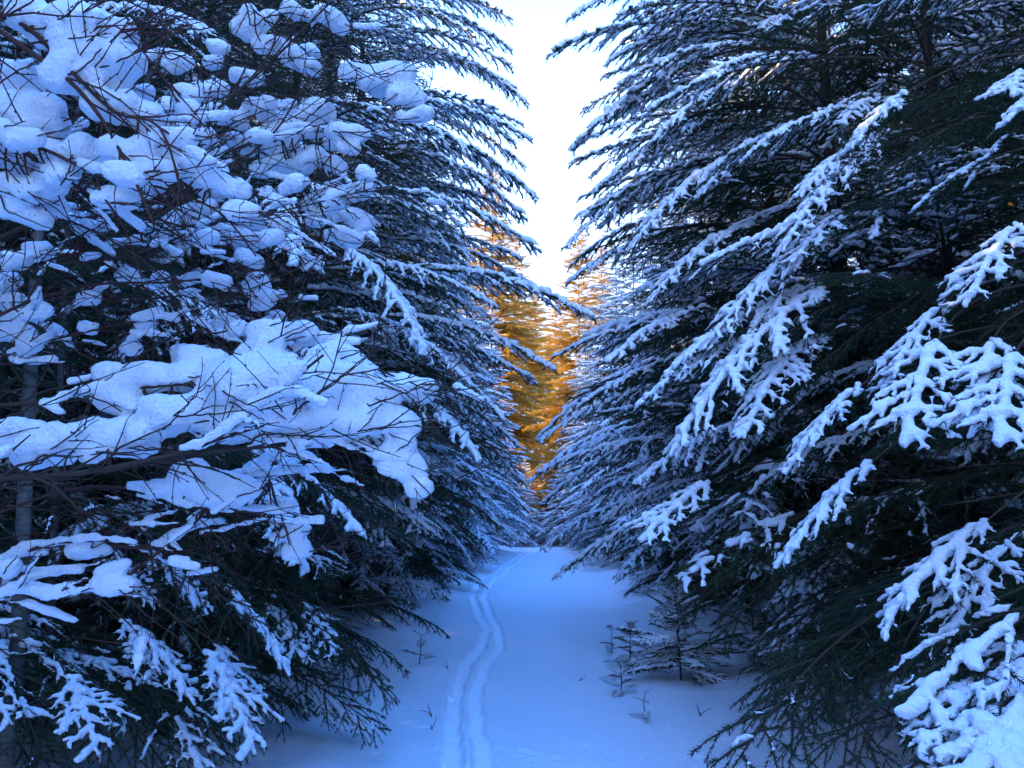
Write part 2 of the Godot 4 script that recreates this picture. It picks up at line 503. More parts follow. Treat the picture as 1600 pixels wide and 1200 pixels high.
func ground():
	for line in [
			[[690, 1330], [704, 1200], [708, 1130], [714, 1080], [728, 1040], [752, 1008], [762, 985], [748, 958], [738, 930], [752, 908], [782, 890], [806, 872], [828, 858], [846, 849]],
			[[748, 1330], [756, 1200], [744, 1130], [742, 1085], [756, 1045], [780, 1010], [778, 985], [764, 958], [756, 932], [768, 910], [790, 893], [815, 874], [836, 860], [852, 850]]]:
		var l := []
		for p in line: l.append(ground_px(p[0], p[1]))
		tracks.append(l)
	var xs := PackedFloat32Array(); var zs := PackedFloat32Array()
	for v in [-240, -160, -110, -75, -50, -36, -27, -21, -17, -14, -12, -10.5]: xs.append(v)
	var x := -9.5
	while x < 9.5:
		xs.append(x)
		x += 0.017 if x > -1.0 and x < 0.4 else 0.035 if x > -2.0 and x < 2.6 else 0.075 if x > -3.5 and x < 4.0 else 0.25
	for v in [10.5, 12, 14, 17, 21, 27, 36, 50, 75, 110, 160, 240]: xs.append(v)
	for v in [160, 90, 50, 30, 18, 11, 7, 4, 2, 0.5, -0.6]: zs.append(v)
	var d := 1.4
	while d < 75.0:
		zs.append(-d)
		d += maxf(0.035, 0.0000 + d * d * 0.0006) if d < 30.0 else 0.6 + (d - 30.0) * 0.03
	for v in [-82, -95, -115, -140, -180, -240]: zs.append(v)
	var w := Acc.new(); var cl := PackedColorArray()
	for z in zs:
		var tx := [track_x(tracks[0], z), track_x(tracks[1], z)]
		for xx in xs:
			var h := land(xx, z); var shade := 0.88
			for q in 2:
				if absf(xx - tx[q]) < 0.35:
					var wob := noise.get_noise_2d(z * 1.5, q * 30.0) * 0.02 + noise.get_noise_2d(z * 9.0, q * 30.0 + 7) * 0.012
					var e: float = absf(xx - tx[q] - wob)
					var half := 0.056 + noise.get_noise_2d(z * 5.0, q * 30.0 + 15.0) * 0.008
					h -= (1.0 - smoothstep(half - 0.012, half + 0.02, e)) * (0.030 + 0.014 * noise.get_noise_2d(xx * 9.0, z * 3.0))
					shade = maxf(shade, 0.88 + 0.12 * (1.0 - smoothstep(half - 0.012, half + 0.02, e)))
					h += exp(-pow((e - half - 0.035) / 0.026, 2.0)) * 0.016 * (0.7 + noise.get_noise_2d(xx * 6.0, z * 6.0))
			w.v.append(Vector3(xx, h, z)); cl.append(Color(shade, shade, shade))
	for q in 130:                                       # pits where clots of snow have dropped from the boughs
		var pd := 3.5 + pow(rng.randf(), 1.6) * 16.0
		var c := Vector3(trail(pd) + rnd(-1.7, 1.7), 0, -pd)
		var pr := rnd(0.02, 0.055)
		for k in w.v.size():
			var p := w.v[k]
			if absf(p.z - c.z) < pr * 2.2 and absf(p.x - c.x) < pr * 2.2:
				var e := Vector2(p.x - c.x, p.z - c.z).length() / pr
				w.v[k].y += (-0.026 * exp(-e * e * 1.3) + 0.009 * exp(-pow((e - 1.3) / 0.35, 2.0)))
	var nx := xs.size()
	w.n.resize(w.v.size())
	for j in zs.size() - 1:
		for i in nx - 1:
			var a := j * nx + i
			w.ix.append_array([a, a + nx, a + 1, a + 1, a + nx, a + nx + 1])
	for j in zs.size():
		for i in nx:
			var a := j * nx + i
			var dx := w.v[j * nx + mini(i + 1, nx - 1)] - w.v[j * nx + maxi(i - 1, 0)]
			var dz := w.v[mini(j + 1, zs.size() - 1) * nx + i] - w.v[maxi(j - 1, 0) * nx + i]
			var nn := dx.cross(dz).normalized()
			w.n[a] = nn if nn.y > 0.0 else -nn
	# front faces run clockwise seen from above
	var arr := w.arrays(); arr[Mesh.ARRAY_COLOR] = cl
	var gm := ArrayMesh.new(); gm.add_surface_from_arrays(Mesh.PRIMITIVE_TRIANGLES, arr); gm.surface_set_material(0, M.ground_snow)
	var g := obj("snowy_ground", gm, self)
	g.set_meta("kind", "structure")
	g.set_meta("label", "snow covered forest ground and trail with two winding ski tracks")

# ------------------------------------------------------------------ trees
func turned(yaw: float, pitch: float, roll: float, size: float, o: Vector3) -> Transform3D:
	var b := Basis(Vector3.UP, yaw) * Basis(Vector3.BACK, pitch) * Basis(Vector3.RIGHT, roll)
	return Transform3D(b.scaled(Vector3.ONE * size), o)

func crown_radius(t: float, r: float) -> float:
	return r * pow(1.0 - t, 0.75) * minf(1.0, 0.48 + t * 3.4)

# places of all boughs of one tree in its own space: [transform, height, azimuth]
func places(h: float, r: float, first: float, step: float, per: int) -> Array:
	var out := []
	var y := first
	var turn := rng.randf() * TAU
	while y < h - 0.15:
		var t := y / h
		var l := crown_radius(t, r)
		var count := maxi(3, int(per * (1.0 - t * 0.4)))
		for i in count:
			var yaw := turn + TAU * i / count + rnd(-0.3, 0.3)
			var pitch := deg_to_rad(lerpf(0.0, 36.0, pow(t, 1.5)) + rnd(-17, 17))
			var size := l * rnd(0.62, 1.2) / 1.62 + 0.06
			var yy := y + rnd(-0.5, 0.5) * step
			out.append([turned(yaw, pitch, rnd(-0.25, 0.25), size, Vector3(0, yy, 0)), yy, yaw])
		turn += 0.9
		y += step * rnd(0.8, 1.2)
	out.append([turned(0, PI / 2 - 0.1, 0, 0.3, Vector3(0, h - 0.35, 0)), h, 0.0])
	return out

func trunk(parent: Node3D, h: float, foot: float):
	obj("trunk", trunk_mesh, parent, null, Transform3D(Basis(Vector3.UP, rng.randf() * TAU).scaled(Vector3(foot, h, foot)), Vector3(0, -0.05, 0)))

func branch(parent: Node3D, style: String, t: Transform3D):
	var pick: Array = B[style][rng.randi() % B[style].size()]
	var b := obj("branch", pick[0], parent, null, t)
	if pick[1]: obj("snow", pick[1], b).set_meta("kind", "stuff")

# a bough from the trunk of a tree to a point where its tip hangs
func branch_to(tree: Node3D, style: String, tip: Vector3, up := 0.0):
	var pick: Array = B[style][rng.randi() % B[style].size()]
	var to := tree.to_local(tip)
	var flat := Vector2(to.x, to.z).length()
	var m: Vector3 = pick[2]
	var slope := atan2(m.y, m.x)
	var want := slope * 0.85 + up                       # the bough hangs as it was grown, turned a little
	var size := flat / cos(want) / m.length()
	var y := to.y - tan(want) * flat
	var yaw := atan2(-to.z, to.x)
	var b := obj("branch", pick[0], tree, null, turned(yaw, want - slope, rnd(-0.15, 0.15), size, Vector3(0, y, 0)))
	if pick[1]: obj("snow", pick[1], b).set_meta("kind", "stuff")

func far_spruce(where: Vector3, h: float, r: float, label: String, group: String, per := 8, step := 0.36, style := "full"):
	var t := thing("spruce_tree", label, "spruce tree", where, rng.randf() * TAU, group)
	trunk(t, h, 0.005 * h)
	var lists := [[], [], []]
	for p in places(h, r, 0.5, step, per): lists[rng.randi() % 3].append(p[0])
	for i in 3:
		var pick: Array = B[style][(i * 2 + rng.randi() % 2) % B[style].size()]
		copies("crown", pick[0], t, lists[i])
		copies("snow", pick[1], t, lists[i])
	return t

# a tree at the trail: every bough that the view takes in is a part of its own
func near_spruce(where: Vector3, h: float, r: float, label: String, first := 0.5, step := 0.36, per := 6, dead := 14, shade := 0.2) -> Node3D:
	var t := thing("spruce_tree", label, "spruce tree", where)
	trunk(t, h, 0.0055 * h)
	var d := -where.z
	var top := EYE.y + (d + 1.0) * 0.66 + 0.7
	var lists := [[], []]
	var parts := 0
	for p in places(h, r, first, step, per):
		var reach: Vector3 = where + p[0] * Vector3(1.0, 0, 0)
		var tip: Vector3 = where + p[0] * Vector3(1.75, -0.3, 0)
		if p[1] < 2.4 and tip.y < 1.5 and absf(tip.x - trail(-tip.z)) < 1.0: continue     # walkers keep the trail open
		if p[1] < top and parts < 280 and reach.z < 0.5:
			var style := "low" if rng.randf() < (0.7 if p[1] < 1.0 else maxf(shade, 0.95 if p[1] < 2.0 and d < 5.0 else 0.0)) else "light" if rng.randf() < 0.38 else "hang" if rng.randf() < 0.3 else "full"
			branch(t, style, p[0].scaled_local(Vector3.ONE * {"low": 0.9, "hang": 0.78}.get(style, 1.0)))
			parts += 1
		else:
			lists[rng.randi() % 2].append(p[0])
	for i in 2:
		if lists[i].size():
			copies("crown", B.full[i][0], t, lists[i])
			copies("snow", B.full[i][1], t, lists[i])
	for i in dead:
		var pick: Array = B.dead[rng.randi() % 4]
		obj("dead_branch", pick[0], t, null, turned(rng.randf() * TAU, rnd(-0.35, 0.15), rnd(0, 6), rnd(0.5, 1.1), Vector3(0, rnd(0.25, 2.4), 0)))
	return t

func forest():
	for side in [-1.0, 1.0]:
		var trunks := []; var lists := [[], []]
		for q in 6:                                        # unseen trees added behind the camera to block low light; the trail stays open
			var h := rnd(8, 10)
			var o := Vector3(side * rnd(2.9, 4.2), 0, 2.0 + q * 1.9)
			trunks.append(Transform3D(Basis().scaled(Vector3(h * 0.0075, h, h * 0.0075)), o))
			for p in places(h, 1.9, 0.6, 0.5, 8): lists[rng.randi() % 2].append(Transform3D(Basis(), o) * p[0])
		var xx := 5.4
		while xx < (17.0 if side < 0 else 14.0):
			var d := -13.0 + rnd(0, 2)  # rows carried on behind the camera, added to hold off low light
			while d < 47.0:
				var h := (rnd(13.5, 16) if side < 0 else rnd(11, 13)) + (xx - 5.0) * 0.2
				var o := Vector3(trail(d) + side * (xx + rnd(-0.7, 0.7)), 0, -d + rnd(-0.6, 0.6))
				o.y = land(o.x, o.z)
				trunks.append(Transform3D(Basis(Vector3.UP, rng.randf() * 6.0).scaled(Vector3(h * 0.0075, h, h * 0.0075)), o))
				var k := Transform3D(Basis(Vector3.UP, rng.randf() * TAU), o)
				for p in places(h, 2.1, 0.6, 0.5, 8): lists[rng.randi() % 2].append(k * p[0])
				d += rnd(1.9, 2.7)
			xx += 2.3
		var f := Node3D.new(); f.name = numbered("spruce_forest"); add_child(f)
		f.set_meta("kind", "stuff"); f.set_meta("category", "forest")
		f.set_meta("label", "dark dense spruce wood behind the trees on the %s of the trail" % ("left" if side < 0 else "right"))
		if side < 0:                                       # young growth added past the left hand wood to shade the far trees' feet
			for q in 70:
				var h := rnd(5.2, 6.8)
				var o := Vector3(rnd(-16, -3.5), 0, -rnd(48, 62))
				trunks.append(Transform3D(Basis().scaled(Vector3(h * 0.008, h, h * 0.008)), o))
				for p in places(h, 1.5, 0.4, 0.4, 7): lists[rng.randi() % 2].append(Transform3D(Basis(), o) * p[0])
		copies("trunks", trunk_mesh, f, trunks)
		for i in 2:
			copies("crown", B.full[i + 1][0], f, lists[i])
			copies("snow", B.full[i + 1][1], f, lists[i])

var right := []
var left := []
func rows():
	# trees that line the trail on the right, nearest first: [metres ahead, metres right of the trail, height, crown radius]
	var words := ["nearest spruce on the right, long snowy fan boughs over black shade", "second spruce on the right, heavy drooping snow boughs above the little sapling", "third spruce on the right, tall wall of layered snowy boughs", "fourth spruce on the right, boughs leaning into the bright sky gap", "fifth spruce on the right of the trail, boughs low over the snow bank", "sixth spruce right of the trail, where the trail narrows", "seventh spruce right of the trail, near its far bend", "eighth spruce right of the trail, last but one before the shade thins"]
	var spec := [[3.9, 2.75, 9, 1.9], [5.6, 2.7, 10.5, 2.2], [7.4, 2.6, 13.5, 2.3], [9.4, 2.6, 15, 2.3], [11.6, 2.7, 13, 2.1], [14.0, 2.7, 12, 2.3], [16.8, 2.8, 11, 2.3], [20.0, 2.9, 11, 2.3]]
	for i in spec.size():
		var s: Array = spec[i]
		var o := Vector3(trail(s[0]) + s[1], 0, -s[0]); o.y = land(o.x, o.z)
		right.append(near_spruce(o, s[2], s[3], words[i], 0.5 if i > 2 else 0.9, 0.34, 8, 26 if i < 4 else 8, [0.95, 0.6, 0.35, 0.2, 0.2, 0.2, 0.2, 0.2][i]))
	words = ["nearest spruce on the left behind the bare shrubs, small snowy sprays below", "second spruce on the left, hanging boughs thick with snow beside the shrub", "third spruce on the left, long bough reaching across the sky gap", "fourth spruce on the left, dense snowy boughs edging the bright gap", "fifth spruce left of the trail, low boughs sweeping onto the snow", "sixth spruce left of the trail, rounded snowy flank above the ski tracks", "seventh spruce left of the trail, near its far bend", "eighth spruce left of the trail, the farthest with separate boughs"]
	spec = [[4.3, -2.9, 8.5, 1.9], [5.9, -2.6, 9, 2.0], [7.8, -2.5, 12, 2.2], [9.8, -2.7, 14, 2.3], [12.2, -2.85, 14, 2.2], [14.8, -2.8, 12, 2.2], [17.6, -2.7, 11, 2.1], [20.8, -2.8, 11, 2.1]]
	for i in spec.size():
		var s: Array = spec[i]
		var o := Vector3(trail(s[0]) + s[1], 0, -s[0]); o.y = land(o.x, o.z)
		left.append(near_spruce(o, s[2], s[3], words[i], 0.4, 0.34, 8, 26 if i < 4 else 8, [0.85, 0.75, 0.3, 0.2, 0.2, 0.2, 0.2, 0.2][i]))
	# boughs that stand out in the photograph: [tree, style, x, y, metres ahead]
	for b in [
			[0, "fan", 1592, 150, 3.0], [0, "fan", 1560, 200, 2.9], [0, "fan", 1330, 235, 3.6], [0, "fan", 1430, 330, 3.4], [0, "fan", 1500, 300, 3.6], [0, "fan", 1545, 480, 2.9], [0, "fan", 1470, 470, 3.2],
			[0, "fan", 1385, 615, 3.2], [0, "fan", 1440, 700, 2.8], [0, "fan", 1540, 690, 2.7], [0, "fan", 1600, 700, 2.5], [0, "fan", 1235, 745, 3.6], [0, "fan", 1225, 895, 3.5], [0, "fan", 1370, 985, 3.0], [0, "fan", 1480, 1010, 2.9],
			[0, "light", 1420, 1130, 2.6], [0, "clump", 1545, 1235, 2.3, -0.02],
			[1, "fan", 1010, 850, 4.8], [1, "light", 1060, 915, 5.0], [1, "palm", 1050, 715, 4.7], [1, "palm", 1150, 690, 4.5], [1, "palm", 990, 640, 5.2], [1, "palm", 1200, 405, 4.6], [1, "fan", 1260, 410, 4.4], [1, "palm", 1110, 545, 4.9], [1, "palm", 1040, 590, 5.1], [1, "palm", 1250, 310, 4.7], [1, "palm", 1160, 250, 5.0], [1, "reach", 1010, 180, 5.2],
			[2, "palm", 1000, 480, 6.2], [2, "palm", 945, 570, 6.4], [2, "palm", 1085, 310, 6.0], [2, "palm", 1015, 225, 6.2], [2, "palm", 985, 390, 6.3], [2, "palm", 1090, 130, 6.2],
			[0, "low", 1130, 1190, 3.3], [0, "low", 1205, 1120, 3.6], [0, "low", 1250, 1185, 3.2], [0, "low", 1320, 1210, 3.0], [1, "low", 1110, 1010, 5.2], [1, "low", 1185, 1050, 5.0], [1, "low", 1075, 965, 5.4], [1, "low", 1240, 1090, 4.6], [0, "low", 1400, 1160, 2.9],
			[2, "reach", 905, 15, 6.6], [2, "reach", 960, 30, 6.4], [2, "reach", 935, 190, 6.8], [3, "reach", 1000, 60, 8.8], [3, "reach", 940, 120, 9.0], [2, "reach", 862, 85, 6.6], [2, "reach", 970, 130, 6.6], [2, "reach", 905, 350, 7.0], [2, "reach", 900, 640, 7.0], [2, "reach", 990, 760, 6.4], 
			[3, "reach", 888, 260, 9.0], [3, "reach", 902, 225, 9.0], [3, "reach", 905, 310, 9.0], [3, "reach", 890, 385, 8.8], [4, "reach", 900, 340, 11.4], [4, "reach", 888, 420, 11.4], [4, "reach", 920, 280, 11.4], [4, "reach", 905, 180, 11.4], [2, "reach", 892, 235, 7.0], [2, "reach", 930, 300, 6.8], [2, "reach", 950, 100, 6.8], [3, "reach", 885, 445, 8.8], [3, "reach", 862, 560, 9.0], [3, "reach", 845, 690, 9.2], [3, "reach", 838, 740, 9.2], [3, "reach", 880, 890, 9.2],
			[4, "reach", 838, 690, 11.4], [4, "reach", 845, 790, 11.4], [4, "reach", 868, 905, 11.2], [5, "reach", 822, 760, 13.6], [5, "reach", 850, 860, 13.4]]:
		branch_to(right[b[0]], b[1], at(b[2], b[3], b[4]), b[5] if b.size() > 5 else rnd(-0.2, 0.12))
	for b in [
			[0, "light", 60, 1185, 3.3], [0, "fan", 120, 1190, 3.2], [0, "fan", 220, 960, 3.8], [0, "fan", 300, 970, 3.7], [0, "fan", 380, 1140, 3.7], [0, "fan", 290, 1110, 3.6], [0, "fan", 450, 1060, 4.0], [0, "fan", 400, 1180, 3.5], [0, "fan", 240, 1060, 3.6], [0, "hang", 430, 570, 4.0],
			[1, "hang", 475, 880, 4.4], [1, "hang", 440, 900, 4.6], [1, "hang", 585, 840, 4.9], [1, "fan", 520, 1030, 5.0], [1, "fan", 470, 1040, 4.8], [1, "hang", 480, 420, 4.6], [1, "hang", 585, 380, 5.0], [1, "reach", 610, 640, 5.0], [1, "reach", 560, 300, 5.2], [1, "low", 610, 1100, 5.4], [1, "low", 590, 1150, 5.2], [1, "low", 600, 1060, 5.6],
			[2, "reach", 930, 500, 6.8], [2, "reach", 868, 580, 7.2], [2, "hang", 740, 720, 6.8], [2, "reach", 845, 395, 7.2], [2, "reach", 838, 310, 7.4], [2, "reach", 830, 215, 7.4], [2, "reach", 790, 660, 7.2], [2, "reach", 770, 480, 7.0], [2, "reach", 700, 560, 6.8], [2, "hang", 680, 560, 6.4],
			[3, "reach", 770, -30, 9.0], [3, "reach", 745, 60, 8.8], [3, "reach", 765, 115, 9.0], [3, "reach", 802, 112, 9.2], [3, "reach", 780, 175, 9.0], [3, "reach", 806, 228, 9.2], [3, "reach", 772, 262, 9.0], [3, "reach", 792, 330, 9.2], [3, "reach", 816, 405, 9.3],
			[4, "reach", 800, 30, 11.6], [4, "reach", 806, 135, 11.6], [4, "reach", 818, 195, 11.6], [4, "reach", 798, 300, 11.6], [4, "reach", 820, 262, 11.6], [4, "reach", 812, 345, 11.6], [4, "reach", 822, 470, 11.6],
			[3, "reach", 800, 80, 9.4], [3, "reach", 780, 20, 9.0], [3, "reach", 822, 160, 9.2], [3, "reach", 838, 600, 9.4], [3, "reach", 812, 700, 9.6], [3, "reach", 835, 450, 9.2], [3, "reach", 826, 350, 9.2],
			[4, "reach", 822, 760, 12.0], [5, "reach", 826, 800, 14.4], [5, "reach", 815, 850, 14.2]]:
		branch_to(left[b[0]], b[1], at(b[2], b[3], b[4]), b[5] if b.size() > 5 else rnd(-0.2, 0.12))
	# farther trees on the trail's edges and the second rank
	var ends := ["snowy spruce on the far reach of the trail, standing %s of it" % "left", "snowy spruce on the far reach of the trail, standing %s of it" % "right"]
	for k in 2:
		var d := 24.0
		while d < (37.0 if k == 0 else 47.0):
			var s := -1.0 if k == 0 else 1.0
			var o := Vector3(trail(d) + s * ((2.7 if k == 0 else 2.5) - (0.35 if d > 33.0 else 0.0)) + rnd(-0.2, 0.3), 0, -d); o.y = land(o.x, o.z)
			far_spruce(o, rnd(9.5, 12), 2.1 if d < 33.0 else 1.9, ends[k], "spruces along the far trail, %s" % ["left", "right"][k])
			d += rnd(2.8, 3.6)
		d = 2.4
		while d < 26.0:
			var s := -1.0 if k == 0 else 1.0
			var o := Vector3(trail(d) + s * (4.5 + rnd(-0.3, 0.3)), 0, -d); o.y = land(o.x, o.z)
			far_spruce(o, rnd(9, 10.5) if d < 4.0 else rnd(11.5, 13) if d < 12.0 else rnd(10, 11.5), 2.0, "spruce in the second rank, half hidden behind the %s edge of the trail" % ["left", "right"][k], "spruces in the second rank, %s" % ["left", "right"][k], 6, 0.5)
			d += rnd(1.9, 2.5)

func far_trees():
	# low trees where the trail bends away, and the sunlit ones beyond
	var i := 0
	for s in [[820, 50.0, 5.0, 1.5], [835, 52.0, 4.2, 1.5], [850, 51.0, 5.2, 1.6], [868, 50.0, 5.5, 1.6], [800, 52.0, 6.0, 1.7], [885, 52.0, 6.0, 1.7], [806, 45.0, 4.0, 1.8], [876, 45.0, 4.4, 1.9], [860, 48.5, 3.6, 1.8], [840, 50.5, 4.0, 1.9], [824, 48.5, 3.2, 1.5]]:
		var o := Vector3((s[0] - 800.0) / F * s[1], 0, -s[1])
		o.y = land(o.x, o.z)
		far_spruce(o, s[2], s[3], "low blue shaded spruce closing the far end of the trail", "low spruces at the end of the trail", 9, 0.2)
	var which := ["leftmost", "second from the left", "third from the left", "fourth from the left", "fifth from the left", "rightmost"]
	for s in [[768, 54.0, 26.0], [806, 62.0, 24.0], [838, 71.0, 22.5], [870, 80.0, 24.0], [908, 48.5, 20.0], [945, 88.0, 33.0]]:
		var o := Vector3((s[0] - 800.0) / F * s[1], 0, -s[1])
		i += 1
		far_spruce(o, s[2], 3.0 if s[1] < 50.0 else 3.9, "tall spruce with needles painted sunlit gold beyond the trail's end, " + which[i - 1], "golden sunlit spruces beyond the trail", 11, 0.36, "gold")

# ------------------------------------------------------------------ bare shrubs loaded with snow
func poly(list: Array) -> PackedVector3Array:
	var pts := PackedVector3Array()
	for p in list: pts.append(at(p[0], p[1], p[2]))
	var c := Curve3D.new()
	for i in pts.size():
		var tn := (pts[mini(i + 1, pts.size() - 1)] - pts[maxi(i - 1, 0)]) * 0.18
		c.add_point(pts[i], -tn, tn)
	c.bake_interval = 0.05
	return c.get_baked_points()

func shrub(label: String, foot: Vector3, limbs: Array, pillows: Array, side_len: float, cling: float, material: String, tufts: Array = []):
	for q in tufts[0] if tufts else 0:
		pillows.append([rnd(tufts[1], tufts[2]), rnd(tufts[3], tufts[4]), rnd(tufts[7], tufts[8]), rnd(tufts[5], tufts[6])])
	var t := thing("bare_shrub", label, "shrub", foot)
	var all := PackedVector3Array()
	for l in limbs:
		var pts := poly(l[0])
		for i in pts.size(): pts[i] -= foot
		var w := Acc.new()
		var keep := []
		var rad := PackedFloat32Array()
		for i in pts.size(): rad.append(lerpf(l[1], maxf(l[1] * 0.25, 0.0012), float(i) / pts.size()))
		w.tube(pts, rad, 6)
		for i in pts.size() - 1: keep.append([pts[i], pts[i + 1], 0])
		var i := 2
		while i < pts.size() - 1:
			var tn := (pts[i + 1] - pts[i]).normalized()
			var sd := tn.cross(Vector3(rnd(-1, 1), rnd(-1, 1), rnd(-1, 1))).normalized()
			sd.y *= 0.8
			var a := deg_to_rad(rnd(22, 55))
			stick(w, pts[i], (tn * cos(a) + sd * sin(a)).normalized(), side_len * rnd(0.4, 1.2), rad[i] * 0.55, 1, 0.55, keep, 0.8, 0.04)
			i += 1 + rng.randi() % 3
		all.append_array(pts)
		var b := obj("branch", w.mesh(M[material]), t)
		# thin snow that clings to flat lying twigs
		var caps := []
		for g in keep:
			var dir: Vector3 = (g[1] - g[0]).normalized()
			if absf(dir.y) > 0.6 or g[2] == 2: continue
			var q := noise.get_noise_3dv(g[0] * 3.0 + Vector3(3, 8, 1))
			if q > cling * 2.0 - 1.0: continue
			var r: float = [0.012, 0.009, 0.006][g[2]] * rnd(0.5, 1.7)
			var up := Vector3(0, r * 0.8, 0)
			caps.append([g[0] + up, g[1] + up, r, r * rnd(0.3, 1.2)])
		if caps.size() > 3: obj("snow", snow_mesh(caps, 0.009, 0.012, 0.9, 0.003), b).set_meta("kind", "stuff")
	var caps := []
	for p in pillows:
		var c := at(p[0], p[1], p[3]) - foot
		var r: float = p[2] * p[3] / F * 0.9
		var n := 9 + int(r * 70)
		var lie := Vector3(rnd(0.5, 1.0), rnd(-0.3, 0.4), rnd(-0.7, 0.7)).normalized()    # the way the twigs under it run
		var across := lie.cross(Vector3.UP).normalized()
		var small: bool = p[2] < 34
		var long := r * (rnd(0.6, 1.1) if small else rnd(0.25, 0.5))
		var fat := 0.62 if small else 1.0
		if small:
			for q in 3:
				var e := c + lie * (q - 1.0 + rnd(-0.3, 0.3)) * r * 0.95 + across * rnd(-0.5, 0.5) * r + Vector3.UP * rnd(-0.35, 0.25) * r
				var er := r * rnd(0.35, 0.68)
				caps.append([e, e + lie * er * rnd(0.2, 0.8), er, er * rnd(0.4, 0.9)])
		else:
			caps.append([c - lie * long, c + lie * long, r * rnd(0.55, 0.75), r * rnd(0.4, 0.7)])
		for i in n:
			var u := rnd(-1, 1)
			var o := lie * u * (r * 0.7 + long) * 0.9 + across * rnd(-1, 1) * r * 0.7 * fat + Vector3.UP * rnd(-0.55, 0.6) * r * fat * (1.0 - 0.5 * absf(u))
			var rr := r * rnd(0.2, 0.46) * lerpf(fat, 1.0, 0.4)
			caps.append([c + o, c + o + Vector3(rnd(-1, 1), rnd(-0.8, 0.1), rnd(-1, 1)) * rr * 0.6, rr, rr * 0.8])
		for q in 1 if p[2] < 44 else 2:                  # a twig that carries it, grown from the nearest limb
			var best := Vector3.ZERO; var far := 1e9
			for s in all:
				var away: float = (s - c).length_squared() + (0.05 if s.x > c.x else 0.0)
				if away < far and away > r * r * 2.0: far = away; best = s
			var under := c + Vector3(rnd(-0.3, 0.3) * r, -r * rnd(0.2, 0.6), rnd(0.2, 0.95) * r)
			var tip := under + lie * (r * rnd(1.2, 2.4) + 0.08) + Vector3(rnd(-0.2, 0.2), rnd(-0.1, 0.4), rnd(0.0, 0.3)) * r
			var cv := Curve3D.new()
			cv.add_point(best); cv.add_point(under, -lie * r * 0.8, lie * r * 0.6); cv.add_point(tip)
			cv.bake_interval = 0.025
			var pts := cv.get_baked_points()
			var w := Acc.new()
			var rad := PackedFloat32Array()
			for i in pts.size():
				rad.append(lerpf(0.003, 0.001, float(i) / pts.size()))
				if i > 0: pts[i] += Vector3(rnd(-1, 1), rnd(-1, 1), rnd(-1, 1)) * 0.003
			w.tube(pts, rad, 5)
			for i in range(2, pts.size() - 1, 2):
				if rng.randf() < 0.28:
					var tn := (pts[i + 1] - pts[i - 1]).normalized()
					var sd := tn.cross(Vector3(rnd(-1, 1), rnd(-1, 1), rnd(-1, 1))).normalized()
					stick(w, pts[i], tn * 0.7 + sd * 0.6, rnd(0.08, 0.36), 0.0022, 2 if rng.randf() < 0.6 else 1, 0.45, [], 0.8)
			obj("branch", w.mesh(M[material]), t)
	if caps.size(): obj("snow_pillow", snow_mesh(caps, 0.0105, 0.032, 0.9, 0.005), t).set_meta("kind", "stuff")

